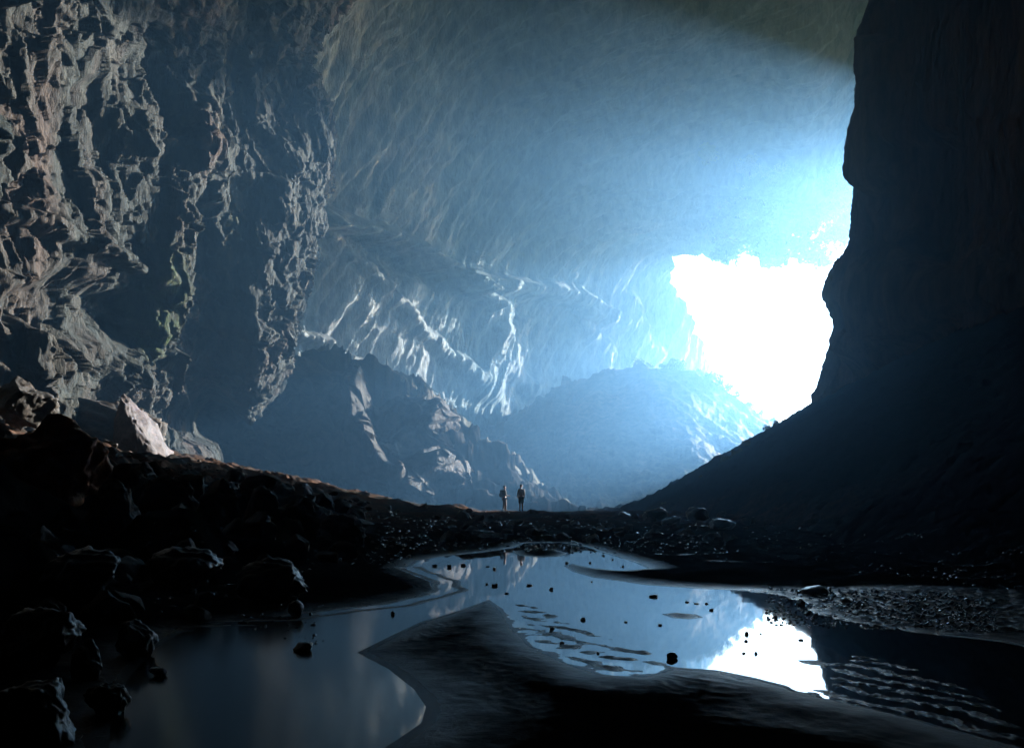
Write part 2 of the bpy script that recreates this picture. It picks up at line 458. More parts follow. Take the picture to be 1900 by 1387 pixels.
# near left cliff --------------------------------------------------
sil = [(960,420),(880,415),(780,405),(735,470),(690,500),(600,540),(500,566),(420,588),(330,592),(270,603),(200,586),(120,570),(60,600),(0,648),(-80,720),(-200,850),(-420,1120),(-800,1600)]
rows = []
for py, s in sil:
    k = (s - 560) / 560.0
    dk = max(0, -py) / 800.0
    rows.append([(-1100, py, 15), (-600, py, 22), (-300, py, 28), (-60, py, 34.3), (110 + 60 * max(k, 0), py, 39.5), (s - 300, py, 47), (s - 170, py, 53.5), (s - 70, py, 58.5), (s - 14, py, 63), (s, py, 67), (s - 30, py, 77), (s - 170, py, 95)])
LF = [
 ([(405,90,14),(392,170,16),(350,300,24),(322,400,26),(302,480,24),(297,560,24),(290,628,26)], 25, .8, .9),
 ([(372,400,24),(378,500,34),(385,600,42),(378,760,50)], 50, -1.8, .6),
 ([(575,150,20),(560,300,34),(528,400,38),(505,500,40),(485,600,40),(462,730,34)], 35, 1.0, .8),
 ([(285,60,16),(300,150,20),(312,235,14)], 18, -1.0, .8),
 ([(0,388),(95,420),(180,462),(245,492)], 11, .8, .9),
 ([(50,570,30),(130,575,55),(215,590,35)], 60, -1.5, .8),
 ([(205,640,26),(222,700,34),(232,760,30)], 30, .9, .8),
 ([(55,600,12),(62,690,18)], 20, .9, .8),
 ([(398,345,6),(397,378,13),(396,400,9)], 12, .9, .6),
 ([(322,650,3),(330,700,5),(350,765,12)], 8, 1.1, .6),
 ([(470,0,26),(455,90,30)], 26, -1.0, .8),
 ([(170,180),(200,300)], 26, -.9, .9),
 ([(440,560,12),(436,690,10)], 10, -.8, .8),
]
def d_cliff(P, px, py):
    x, y, z = P[..., 0], P[..., 1], P[..., 2]
    wx = .9 * fbm(x / 4, y / 4, z / 7, 2, 90)
    d = .3 * fbm(x / 9, y / 9, z / 22, 2, 100)
    def billow(wl, st, oc, sd_, gain=.55):
        a, t, f_ = 1.0, 0, 1.0 / wl
        for k in range(oc):
            t = t + a * (np.abs(perlin((x + wx) * f_, y * f_, (z + .6 * wx) * f_ * st, sd_ + k)) - .25)
            a *= gain; f_ *= 2.1
        return t
    q = .35 * fbm(x / 1.6, y / 1.6, z / 2.6, 3, 160)
    xs = x + .35 * z
    d = d + .44 * facets(xs / 3.6 + q, y / 3.6 + q, z / 9.5, 11) + .25 * facets(xs / 1.35 + q, y / 1.35 - q, z / 2.8, 12) + .10 * facets(xs / .6, y / .6, z / 1.1, 13)
    d = d + .28 * billow(4.2, .28, 5, 110, .5) + .13 * fbm(x / 1.1, y / 1.1, z / 1.8, 4, 140, .62)
    ledge = ridged(x / 14, y / 14, z / 5 + x / 9, 2, 150)
    d = d + .35 * sstep(.9, 1.2, ledge)
    s = sstep(600, 720, py) * sstep(330, 350, px) * (1 - sstep(400, 440, px))        # smoother flowstone low down
    return d * (1 - .6 * s)
wall('cave_wall_left', rows, 900, 820, LF, d_cliff, M_cliff, 'near fluted grey cliff with moss streak filling the left of the cave',
     moss=lambda px, py: stroke(px, py, [(300,420,8),(286,500,14),(280,560,17),(272,640,20)], 18, 1.) * sstep(400, 500, py) * .8 + .25 * stroke(px, py, [(440,400),(445,470)], 15, 1.) )

# far wall and vault ----------------------------------------------
cols = [300, 470, 560, 700, 850, 1000, 1100, 1180, 1260, 1340, 1420, 1500, 1580, 1640, 1700, 1760]
lowY = [84, 90, 98, 112, 128, 146, 157, 168, 184, 200, 218, 220, 220, 220, 222, 226]
prof = [(990, 1.0), (900, 1.0), (800, 1.0), (700, 1.0), (600, .99), (500, .975), (400, .95), (300, .91), (200, .86), (100, .80), (0, .745), (-120, .68), (-260, .60), (-450, .51), (-700, .42), (-1100, .32), (-1900, .21), (-4000, .11)]
rows = []
for py, k in prof:
    kk = sstep(520, 430, py)
    row = []
    for c, ly in zip(cols, lowY):
        cap = 141 if c < 1560 else 150
        yy = ly * (1 - kk) + min(ly, cap) * kk
        px_ = c if c < 1400 else c
        row.append((CX + (px_ - CX) * (1 + .35 * max(0, -py) / 1000.), py, yy * k))
    rows.append(row)
FF = [
 ([(590,405),(640,440),(700,525),(760,600),(830,660),(868,702)], 9, 1.8, 1.4),
 ([(535,605),(600,630),(680,680),(740,720),(780,745)], 7, 1.8, 1.4),
 ([(760,455),(830,510),(905,560)], 8, 2.5, 1.2),
 ([(600,480,30),(590,560,30)], 30, -1.4, 1),
 ([(700,470,40),(790,560,50),(870,640,40)], 40, -1.5, 1),
 ([(1010,590,40),(1080,620,45),(1050,700,50)], 40, -1.8, 1),
 ([(600,400),(700,430),(840,520),(960,530),(1060,545),(1130,590)], 12, 3.5, 1.0),
 ([(640,445,18),(720,470,18),(800,500,20)], 18, -2.2, 1),
 ([(930,620,14),(905,720,22)], 16, 1.8, 1), ([(995,600,10),(965,680,16),(1010,720,10)], 12, 1.8, 1),
 ([(1090,590,10),(1120,640,14),(1110,690,14)], 12, 1.8, 1),
 ([(1180,560,14),(1190,660,22)], 20, 2, 1),
]
def d_far(P, px, py):
    x, y, z = P[..., 0], P[..., 1], P[..., 2]
    t_ = z - .8 * y; s_ = x * .75 + y * .65
    w = 3.0 * fbm(x / 18, y / 18, z / 18, 2, 201)
    a = 3.6 * fbm(x / 30, y / 30, z / 40, 3, 205)
    def bil(wl, st, oc, sd_, gain=.55):
        am, t, f_ = 1.0, 0, 1.0 / wl
        for k in range(oc):
            t = t + am * (np.abs(perlin((s_ + w) * f_ - .55 * t_ * f_, w * f_ * .3, t_ * f_ * st, sd_ + k)) - .25)
            am *= gain; f_ *= 2.1
        return t
    b = 2.6 * bil(15, .3, 6, 210, .58) - 1.3 * bil(8, .28, 5, 225)
    c = .35 * fbm(x / 2.2, y / 2.2, z / 3, 3, 240)
    fl = 1.0 * (ridged((s_ - .6 * t_ + .5 * w) / 3.4, 0 * t_, t_ / 22, 3, 282) - .8)
    b = b * (1 - .42 * sstep(430, 560, py))
    return a + b + c + fl * (.4 + .6 * sstep(700, 500, py))
def far_mask(px, py, P):
    lim = 452 + .0011 * np.clip(px - 1420, -400, 0) ** 2 + 26 * perlin(px / 70, py / 60, 0 * px, 3) + 10 * perlin(px / 20, py / 22, 0 * px, 4) - .3 * np.clip(px - 1420, 0, 200)
    right = 1245 + .00145 * np.clip(py - 470, 0, 400) ** 2 + 16 * perlin(px / 40, py / 30, 0 * px, 8)
    lim = lim - 80 * sstep(1590, 1660, px) - 150 * sstep(1720, 1860, px)  # unseen lintel behind the right wall, shaped to gate sun on haze and cliff
    return (py < lim) | (px < right)
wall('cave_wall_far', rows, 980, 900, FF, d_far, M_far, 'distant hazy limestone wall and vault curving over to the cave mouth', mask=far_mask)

# right wall --------------------------------------------------------
rs = [(990,1500),(850,1500),(800,1504),(752,1525),(720,1540),(680,1555),(620,1562),(580,1552),(548,1535),(505,1543),(460,1570),(400,1583),(330,1590),(230,1596),(150,1602),(60,1612),(0,1620),(-150,1640),(-400,1700),(-900,1800)]
rows = []
for py, s in rs:
    up = max(0, 400 - py) / 400.0
    rows.append([(s + 700, py, 83), (s + 330, py, 81), (s + 120, py, 78), (s, py, 74), (s + 45, py, 69), (s + 120, py, 62), (s + 240, py, 54), (s + 420, py, 45), (s + 800, py, 32), (s + 1700, py, 19), (s + 4200, py, 10)])
RF = [([(1700,560,60),(1640,640,40)], 40, 3, .9), ([(1720,450,30),(1730,300,40)], 30, -2.5, .9), ([(1650,100,20),(1640,330,20)], 20, 2.2, .9)]
def d_right(P, px, py):
    return rock_disp(P, 12, .4, .3, 300, .5) + rock_disp(P, 6, .5, .6, 320, .5) + rock_disp(P, 3.0, .6, .12, 330, .35) + rock_disp(P, 1.4, .14, .3, 350, .35)
wall('cave_wall_right', rows, 620, 520, RF, d_right, M_right, 'towering dark fluted wall on the right beside the bright opening', flip=False)

# rear wall and roof, closing the chamber behind and above the camera
def shell():
    M, N = 110, 200
    th = np.radians(np.linspace(0, 360, N + 1)[:-1]); ph = np.linspace(0, 1, M)
    T, Ph = np.meshgrid(th, ph)
    rad = 47 * np.cos(Ph * math.pi / 2) ** .7
    x, y, z = rad * np.sin(T) * .95, rad * np.cos(T), -2 + 74 * np.sin(Ph * math.pi / 2) ** .9
    P = np.stack([x, y, z], -1)
    d = rock_disp(P, 16, 3.0, .6, 400)
    P = P * (1 + .02 * d[..., None])
    elev = np.degrees(np.arctan2(P[..., 2], np.hypot(P[..., 0], P[..., 1])))
    q = grid_faces(M, N, wrap=True)
    keep = ((P[..., 1] < 30) | ((elev > 42) & (P[..., 1] < 44)))[:-1].ravel()
    V, q = compact(P.reshape(-1, 3), q[keep])
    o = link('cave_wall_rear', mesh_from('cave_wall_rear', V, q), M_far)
    tag(o, 'dark rock wall closing the cave behind the stream', kind='structure')
    x, y = np.meshgrid(np.linspace(-128, 96, 120), np.linspace(-68, 192, 120))
    z = 88 + 3 * fbm(x / 20, y / 20, 0 * x, 3, 440)  # unseen slab above the vault, added to stop light from the top
    P = np.stack([x, y, z], -1)
    P[..., 2] -= (24 + 16 * sstep(166, 174, y)) * sstep(78, 88, x) * sstep(78, 92, y)  # right end dips out of view to keep sun off the upper haze
    V, q = compact(P.reshape(-1, 3), grid_faces(120, 120))
    o = link('cave_ceiling_sun_block', mesh_from('cave_ceiling_sun_block', V, q), M_far)
    tag(o, 'unseen rock roof added over the cave to block light, right end lowered against the sun', kind='structure')
shell()

# buttress under the far wall ---------------------------------------
bt = [(400,715),(480,703),(560,700),(640,706),(700,722),(760,745),(812,768),(838,800),(848,850),(862,935)]
rows = []
for v, (ys, yd) in enumerate([(1.0, 0), (.8, 2), (.55, 3), (.3, 5), (.12, 7), (0, 10), (-.01, 22)]):
    row = []
    for i, (px, top) in enumerate([(300,735),(400,712),(500,700),(570,700),(640,706),(700,724),(760,745),(812,772),(838,812),(850,870),(864,935),(880,960)]):
        py = top + (975 - top) * ys
        base = 72 + (px < 400) * 2 + max(0, px - 760) * .05
        row.append((px - 40 * ys * (px < 600), py, base + yd + .03 * max(0, px - 700) * (1 - ys)))
    rows.append(row)
BF = [([(480,720),(540,800),(560,900)], 30, -1.2, .8), ([(655,720,14),(668,800,18),(735,880,12)], 16, 1.6, .7), ([(790,870,16),(830,880,14),(858,930,10)], 12, 1.8, .6), ([(700,760,30),(740,820,34)], 30, -2.0, .7), ([(800,780,14),(835,800,12)], 12, 1.2, .8)]
def d_butt(P, px, py):
    return .5 * fbm(P[..., 0] / 8, P[..., 1] / 8, P[..., 2] / 8, 3, 500) + .9 * facets(P[..., 0] / 4 + P[..., 2] / 9, P[..., 1] / 4, P[..., 2] / 3.4, 21) + .38 * facets(P[..., 0] / 1.6, P[..., 1] / 1.6, P[..., 2] / 1.4, 22) + .1 * fbm(P[..., 0], P[..., 1], P[..., 2], 3, 505)
wall('rock_buttress', rows, 420, 640, BF, d_butt, M_butt, 'low craggy brown rock buttress below the far wall', flip=False)

# ------------------------------------------------------------------ haze
def box(name, a, b, mat):
    x0, y0, z0 = a; x1, y1, z1 = b
    V = np.array([(x0,y0,z0),(x1,y0,z0),(x1,y1,z0),(x0,y1,z0),(x0,y0,z1),(x1,y0,z1),(x1,y1,z1),(x0,y1,z1)])
    q = np.array([(0,3,2,1),(4,5,6,7),(0,1,5,4),(1,2,6,5),(2,3,7,6),(3,0,4,7)])
    return link(name, mesh_from(name, V, q, False), mat)
hm = bpy.data.materials.new('haze_air'); hm.use_nodes = True
hn = hm.node_tree; hn.nodes.clear()
ho = hn.nodes.new('ShaderNodeOutputMaterial'); hv = hn.nodes.new('ShaderNodeVolumePrincipled')
hv.inputs['Color'].default_value = (.21, .52, .98, 1)
hv.inputs['Density'].default_value = .0044
hv.inputs['Anisotropy'].default_value = .77
hn.links.new(hv.outputs[0], ho.inputs['Volume'])
import sys
if '--nohaze' not in sys.argv:
    zmin = -3
    tag(box('haze', (-137, -75, -6), (101, 238, 110), hm), kind='stuff')

# ------------------------------------------------------------------ rocks
import bmesh
def ico(sub):
    bm = bmesh.new(); bmesh.ops.create_icosphere(bm, subdivisions=sub, radius=1)
    V = np.array([v.co[:] for v in bm.verts]); Fc = np.array([[v.index for v in f.verts] for f in bm.faces]); bm.free()
    return V, Fc
_ico = {k: ico(k) for k in (1, 2, 3, 4, 5)}
def rock_geo(seed, sub=3, cuts=9, lo=.55, hi=.95, nz_=.13):
    V, Fc = _ico[sub]; V = V.copy()
    rs_ = np.random.RandomState(seed)
    for _ in range(cuts):
        n = rs_.normal(size=3); n /= np.linalg.norm(n); off = rs_.uniform(lo, hi)
        d = V @ n - off; V = V - np.where(d > 0, d, 0)[:, None] * n
    sd_ = seed % 50
    d = nz_ * fbm(V[:, 0] * 1.7, V[:, 1] * 1.7, V[:, 2] * 1.7, 5, sd_) + .8 * nz_ * (ridged(V[:, 0] * 2.5, V[:, 1] * 2.5, V[:, 2] * 2.5, 4, sd_) - .8)
    V = V * (1 + d[:, None])
    return V, Fc
_Yr = np.concatenate([np.linspace(2.5, 30, 500), np.linspace(30, 110, 400)])
def hit(px, py):
    x, y, z = W(px, py, _Yr)
    x = _Yr * (px - CX) / F
    t = terrain(x, _Yr, None, False)
    k = np.argmax(z <= np.maximum(t, 0))
    return float(x[k]), float(_Yr[k]), float(max(t[k], 0))
def zat(x, y):
    return float(np.maximum(terrain(np.array([x]), np.array([y])), 0)[0])
def rock(name, px, py, w, h, mat, label, cat='rock', seed=None, Y=None, deep=1.0, sub=4, group=None, tilt=0, cuts=12, sink=.25, rz=None):
    """a stone whose foot stands at pixel (px, py) of the photo, w x h px in size"""
    seed = seed if seed is not None else int(px * 7 + py)
    if Y is None: x, y, z = hit(px, py)
    else:
        x, y, z = W(px, py, Y)
    sx, sz = w * y / F / 2, h * y / F / 2
    V, Fc = rock_geo(seed, sub, cuts)
    V = V / np.abs(V).max(0)
    V = V * np.array([sx, sx * deep, sz * (1 + sink)])
    if tilt:
        a = math.radians(tilt); c, s_ = math.cos(a), math.sin(a)
        V = V @ np.array([[c, 0, -s_], [0, 1, 0], [s_, 0, c]])
    V[:, 2] += sz * (1 - sink)
    o = link(name, mesh_from(name, V, Fc), mat)
    o.location = (x, y + sx * deep * .6, z)
    o.rotation_euler = (0, 0, rz or 0)
    return tag(o, label, cat, group)

# the rust brown boulder and its neighbours at the left edge
rock('boulder', 62, 985, 205, 225, M_brown, 'big rust brown boulder with a pale spot at the left edge', 'boulder', 11, 13.5, .9, 5, cuts=9, sink=.1)
rock('boulder', 172, 985, 78, 105, M_boulder, 'grey angular boulder leaning against the rust brown boulder', 'boulder', 12, 15.5, .9, 5, tilt=-25)
rock('boulder', 35, 775, 100, 85, M_boulder, 'dark boulder with lit rim high at the left edge under the cliff', 'boulder', 13, 31, 1, 5)
rock('boulder', 185, 862, 230, 125, M_boulder, 'broad dark boulder lying behind the upright slab', 'boulder', 14, 40, .6, 5, tilt=14)
def slab():
    A = lambda px, py, Y: np.array(W(px, py, Y))
    T1, T2 = A(224, 736, 37), A(236, 734, 38)
    ring = [A(205, 862, 36), A(262, 868, 34.6), A(296, 866, 35.2), A(330, 862, 38.5), A(250, 862, 40)]
    mid = [A(212, 792, 36.4), A(248, 798, 35.6), A(262, 792, 36), A(289, 788, 38.2), A(238, 790, 39)]
    bm = bmesh.new()
    vs = [bm.verts.new(p) for p in ring + mid + [T1, T2]]
    n = 5
    for i in range(n):
        bm.faces.new([vs[i], vs[(i + 1) % n], vs[n + (i + 1) % n], vs[n + i]])
    bm.faces.new([vs[5], vs[6], vs[10]]); bm.faces.new([vs[6], vs[7], vs[11], vs[10]]); bm.faces.new([vs[7], vs[8], vs[11]])
    bm.faces.new([vs[8], vs[9], vs[11]]); bm.faces.new([vs[9], vs[5], vs[10], vs[11]]); bm.faces.new(list(reversed(vs[:5])))
    bmesh.ops.recalc_face_normals(bm, faces=bm.faces)
    bmesh.ops.subdivide_edges(bm, edges=bm.edges, cuts=9, use_grid_fill=True)
    bmesh.ops.triangulate(bm, faces=bm.faces)
    V = np.array([v.co[:] for v in bm.verts]); Fc = np.array([[v.index for v in f.verts] for f in bm.faces]); bm.free()
    c = V.mean(0)
    me = mesh_from('rock_slab', V, Fc); N_ = np.zeros(len(V) * 3, f32); me.vertices.foreach_get('normal', N_); N_ = N_.reshape(-1, 3)
    d = .16 * (ridged(V[:, 0] * .9, V[:, 1] * .9, V[:, 2] * .5, 4, 91) - .8) + .08 * fbm(V[:, 0] * 3, V[:, 1] * 3, V[:, 2] * 3, 3, 95)
    base = np.array([c[0], c[1], V[:, 2].min()])
    me.vertices.foreach_set('co', np.ascontiguousarray((V + N_ * d[:, None] - base).astype(f32)).ravel()); me.update()
    o = link('rock_slab', me, M_slab); o.location = base
    tag(o, 'tall pointed slab of pinkish rock leaning left below the cliff', 'slab')
slab()
# dark blocks along the top of the left bank
BANK = [(205,985,120,105,24,'wide black block on the left bank right of the rust boulder'),
 (300,970,110,90,25,'black block with mossy lit shoulder, middle of the left bank'),
 (398,975,95,95,25.5,'black block with an ochre rim standing on the left bank'),
 (478,985,80,85,26,'squat black block between the ochre rimmed block and its right neighbour'),
 (548,1000,90,80,26,'long black block low on the left bank above the mud'),
 (630,1012,95,60,27,'low black block at the right end of the bank of blocks'),
 (430,905,44,38,40,'small dark boulder on the crest of the left path'),
 (520,925,52,32,41,'dark boulder pair left stone beside the earth path'),
 (558,922,46,30,42,'dark boulder pair right stone beside the earth path'),
 (600,952,42,46,38,'mossy leaning boulder near the path with green lit edge'),
 (628,955,46,34,38,'rounded mossy boulder right of the leaning one'),
 (350,915,60,26,34,'flat stone sunk in the path below the upright slab'),
 (230,905,50,30,33,'pale jagged stone on the slope under the slab'),
 (150,900,46,34,30,'small jagged stone above the grey angular boulder'),
 (495,1110,130,75,None,'wet black boulder with blue glints on the near left mud'),
 (548,1145,34,32,None,'small pale pointed stone at the edge of the left pool'),
 (252,1222,90,70,None,'pointed wet stone at the left pool shore'),
 (290,1258,36,20,None,'flat dark stone in the shallow left edge of the pool'),
 (150,1265,60,75,None,'upright wet stone on the dark left shore'),
 (185,1330,90,60,None,'low wet rock on the lower left shore'),
 (60,1240,170,110,None,'rough black boulder on the lower left shore'),
 (40,1390,180,120,None,'black boulder at the bottom left corner'),
 (330,1090,150,80,None,'black sloping boulder on the dark bank left of the wet glinting one'),
 (120,1110,180,100,None,'black boulder below the rust brown one'),
 (885,1006,98,26,34,'long flat topped black block left of the far end of the stream'),
 (987,957,28,13,53,'flat dark block on the path right of the two people'),
 (1216,966,52,28,50,'squat dark boulder at the foot of the right slope'),
 (1158,962,30,13,52,'dark wedge stone left of the squat boulder'),
 (1298,968,46,34,47,'dark rounded boulder right of the squat boulder'),
 (1250,975,44,18,45,'low dark rock in front of the two boulders at the slope foot'),
 (1340,985,60,24,42,'low dark rock under the right slope'),
 (865,985,30,14,45,'small block on the mud left of the path'),
]
for px, py, w, h, Y, lab in BANK:
    Y = None
    big = w > 60
    rock('boulder' if big else 'rock', px, py, w, h, M_boulder if py < 1060 and px < 1100 else M_wetstone, lab, 'boulder' if big else 'rock', Y=Y, sub=5 if w > 80 else 4, deep=.8)
# stones standing in the stream
POOL = [(1517,1104,46,30,'largest black stone on the shingle at the right side of the stream'),(1489,1122,17,20,'tall black stone left of the largest one'),(1573,1120,23,20,'round black stone alone on the glittering shingle'),
 (1247,1222,24,20,'round black stone at the near edge of the stream mirroring the bright opening'),(561,1208,38,26,'triangular black stone alone in the left pool'),
 (1213,1107,17,8,'pair shaped flat stone in the middle of the stream'),(1082,1150,10,9,'dark stone above the rippled shallows'),(1024,1170,12,12,'dark stone among the ripples'),
 (918,1087,12,8,'flat stone left of centre in the stream'),(983,1086,13,6,'low flat stone in mid stream'),(1023,1094,9,8,'small round stone in mid stream right of the low flat one'),
 (833,1052,9,12,'upright dark stone at the upper left of the stream'),(807,1050,11,6,'flat stone near the left lobe of mud'),(859,1049,11,7,'pale tipped stone at the upper stream'),
 (905,1051,7,5,None),(917,1056,8,8,None),(1052,1045,8,6,None),(1095,1044,5,6,None),(1120,1031,6,5,None),(1137,1038,4,4,None),(1156,1051,4,4,None),(1098,1079,5,5,None),
 (1161,1154,7,5,None),(1225,1160,8,7,None),(1275,1117,9,4,None),(1293,1120,11,5,None),(1312,1120,7,5,None),(1321,1132,9,6,None),(940,1101,9,6,None),(903,1084,6,5,None),(728,1140,8,12,None),
 (1043,1194,10,7,None),(1386,1177,9,10,'round stone on the brightest part of the reflection'),(1385,1190,8,6,None),(1403,1213,7,8,None),(1381,1212,7,5,None),(1488,1188,11,5,None),(1412,1176,5,4,None),
 (1010,1240,6,6,None),(1110,1212,7,7,None),(1030,1018,6,4,None),(1072,1016,7,4,None),(985,1012,8,4,None)]
for i, (px, py, w, h, lab) in enumerate(POOL):
    Y = H * F / (py - HY); h *= .6
    if lab: rock('stone', px, py, w, h, M_wetstone, lab, 'stone', i + 60, Y, 1, 3, sink=.3)
    else: rock('pebble', px, py, w, h, M_wetstone, 'tiny dark pebble poking out of the stream', 'pebble', i + 60, Y, 1, 3, 'tiny pebbles in the stream', sink=.6, rz=i * 1.3)

# cobbles: seven shapes, copied one by one
protos = []
for k in range(7):
    V, Fc = rock_geo(300 + k, 3, 12); V = V / np.abs(V).max(0) * np.array([.5, .45, .34])
    protos.append(mesh_from('cobble', V, Fc)); protos[-1].materials.append(M_boulder)
rnd = random.Random(5)
def scatter(n, region, size, label, group, name='cobble', cat='cobble'):
    c = 0; t = 0
    while c < n and t < n * 20:
        t += 1
        a, b = rnd.random(), rnd.random()
        (xa, ya), (xb, yb), dy = region
        px = xa + (xb - xa) * a; py = ya + (yb - ya) * a + (b - .5) * dy
        x, y, z = hit(px, py)
        if y > 85 or z < .02: continue
        s_ = size[0] + (size[1] - size[0]) * rnd.random() ** 2.5
        s_ = s_ * y / F
        o = link(name, protos[rnd.randrange(7)])
        o.location = (x, y, zat(x, y) + s_ * .12); o.scale = (s_ * rnd.uniform(.8, 1.2), s_, s_ * rnd.uniform(.8, 1.3)); o.rotation_euler = (rnd.uniform(-.3, .3), rnd.uniform(-.3, .3), rnd.uniform(0, 6.3))
        tag(o, label, cat, group); c += 1
scatter(70, ((330, 880), (700, 965), 50), (7, 26), 'loose grey cobble on the left path and slope', 'cobbles on the left slope')
scatter(55, ((640, 945), (960, 966), 26), (5, 17), 'small reddish lit cobble beside the earth path', 'cobbles beside the earth path')
scatter(95, ((820, 985), (1420, 985), 50), (8, 34), 'dark cobble on the shingle beyond the stream', 'cobbles beyond the stream')
scatter(45, ((640, 1000), (860, 1030), 50), (5, 15), 'dark cobble on the mud left of the stream head', 'cobbles left of the stream head')
scatter(30, ((160, 850), (420, 900), 60), (8, 24), 'jagged cobble on the slope under the slab', 'cobbles under the slab')

aprot = []
for k in range(6):
    V, Fc = rock_geo(700 + k, 4, 16, .4, .8, .1); V = V / np.abs(V).max(0) * np.array([.5, .45, .42])
    aprot.append(mesh_from('boulder', V, Fc)); aprot[-1].materials.append(M_boulder)
_keep = protos; protos = aprot + aprot[:1]
scatter(55, ((170, 940), (720, 1010), 90), (30, 85), 'angular dark boulder packed in the rubble of the left bank', 'boulders of the left bank rubble', 'boulder', 'boulder')
scatter(30, ((20, 1060), (420, 1120), 150), (40, 110), 'angular black boulder on the near left bank', 'boulders of the near left bank', 'boulder', 'boulder')
protos = _keep

def gravel():
    V0, F0 = _ico[1]
    rs_ = np.random.RandomState(3)
    Vs, Fs = [], []; n = 0
    pts = []
    for (n_, a, b, dy, s0, s1) in [(1500, (1420, 1125), (1850, 1140), 70, 3, 8), (1300, (700, 990), (1350, 1000), 60, 2, 7), (900, (300, 930), (760, 1010), 110, 2, 8), (500, (20, 1000), (600, 1120), 160, 3, 9), (350, (1330, 1000), (1900, 1060), 70, 3, 8), (700, (850, 1290), (1700, 1370), 120, 3, 9)]:
        t = rs_.rand(n_); px = a[0] + (b[0] - a[0]) * t; py = a[1] + (b[1] - a[1]) * t + (rs_.rand(n_) - .5) * dy
        Yc = np.exp(np.linspace(math.log(5), math.log(80), 260))
        X = (px[:, None] - CX) / F * Yc; Z = H + Yc * (HY - py[:, None]) / F
        T = np.maximum(terrain(X, np.broadcast_to(Yc, X.shape), None, False), 0)
        k = np.argmax(Z <= T, 1); ii = np.arange(n_)
        x, y = X[ii, k], Yc[k]
        z = np.maximum(terrain(x, y), 0)
        sz = (s0 + (s1 - s0) * rs_.rand(n_) ** 2) * y / F / 2
        for j in range(n_):
            if k[j] == 0: continue
            R = rs_.normal(size=(3, 3)) * .25 + np.eye(3)
            Vs.append((V0 * np.array([1, 1, .7])) @ R * sz[j] + np.array([x[j], y[j], z[j]])); Fs.append(F0 + n); n += len(V0)
    o = link('gravel', mesh_from('gravel', np.concatenate(Vs), np.concatenate(Fs)), M_gravel)
    tag(o, 'wet gravel strewn over the mud banks', kind='stuff')
gravel()

# ------------------------------------------------------------------ foliage
def leaf_mat(name, a, b):
    m, nt, bs = new_mat(name)
    nt.links.new(ramp(nt, nz(nt, .5, 3), [(.35, a), (.65, b)]), bs.inputs['Base Color'])
    bs.inputs['Roughness'].default_value = .6
    tr = nt.nodes.new('ShaderNodeBsdfTranslucent'); tr.inputs[0].default_value = (*b, 1)
    mx = nt.nodes.new('ShaderNodeMixShader'); mx.inputs[0].default_value = .4
    out = [n for n in nt.nodes if n.type == 'OUTPUT_MATERIAL'][0]
    nt.links.new(bs.outputs[0], mx.inputs[1]); nt.links.new(tr.outputs[0], mx.inputs[2]); nt.links.new(mx.outputs[0], out.inputs['Surface'])
    return m
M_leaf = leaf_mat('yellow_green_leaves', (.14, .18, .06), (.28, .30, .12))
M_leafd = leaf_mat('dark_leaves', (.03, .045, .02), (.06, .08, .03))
M_bark, nt_, b_ = new_mat('bark'); b_.inputs['Base Color'].default_value = (.05, .04, .03, 1)
def leaf_cloud(seed, n, leaf, squash=.75):
    rs_ = np.random.RandomState(seed)
    k = 14
    cen = rs_.normal(size=(k, 3)); cen /= np.linalg.norm(cen, axis=1)[:, None]; cen *= rs_.uniform(.25, .8, (k, 1))
    rad = rs_.uniform(.18, .42, k)
    i = rs_.randint(0, k, n)
    d = rs_.normal(size=(n, 3)); d /= np.linalg.norm(d, axis=1)[:, None]
    p = cen[i] + d * rad[i][:, None] * rs_.uniform(.6, 1.05, (n, 1))
    p[:, 2] *= squash
    a = rs_.normal(size=(n, 3)); a /= np.linalg.norm(a, axis=1)[:, None]
    b = np.cross(a, rs_.normal(size=(n, 3))); b /= np.linalg.norm(b, axis=1)[:, None]
    l = leaf * rs_.uniform(.6, 1.4, (n, 1))
    V = np.stack([p - a * l, p + b * l * .5, p + a * l, p - b * l * .5], 1).reshape(-1, 3)
    return mesh_from('foliage', V, np.arange(4 * n).reshape(-1, 4), False)
clouds = [leaf_cloud(k, 1500, .075) for k in range(4)]
cloudsd = [leaf_cloud(k + 10, 1100, .085) for k in range(4)]
for m in clouds: m.materials.append(M_leaf)
for m in cloudsd: m.materials.append(M_leafd)
def stem_mesh():
    t = np.linspace(0, 2 * math.pi, 8)[:-1]; V = []; 
    segs = [((0, 0, -1), .09), ((.05, 0, -.5), .07), ((-.03, .04, 0), .05), ((.05, 0, .35), .02)]
    for (c, r) in segs: V += [(c[0] + r * math.cos(a), c[1] + r * math.sin(a), c[2]) for a in t]
    V += [(0, 0, -.2), (.05, .03, -.2), (.5, .1, .3), (0, .05, -.1), (-.04, .1, -.1), (-.4, .3, .35)]
    Fq = grid_faces(4, 7, wrap=True)
    me = mesh_from('stem', np.array(V), Fq); me.materials.append(M_bark); return me
stem0 = stem_mesh()
ORD = ['first', 'second', 'third', 'fourth', 'fifth', 'sixth', 'seventh', 'eighth', 'ninth', 'tenth', 'eleventh', 'twelfth', 'thirteenth']
BUSHL = ['lowest bush of the clump halfway up the right slope edge', 'bush just above the lowest one on the right slope edge', 'topmost bush of the clump halfway up the right slope edge', 'bush in the middle of the clump on the right slope edge',
         'lower of two lone bushes high on the right slope edge', 'upper of two lone bushes high on the right slope edge', 'tiny bush near the foot of the right slope', 'small lone bush on the lower right slope below the clump']
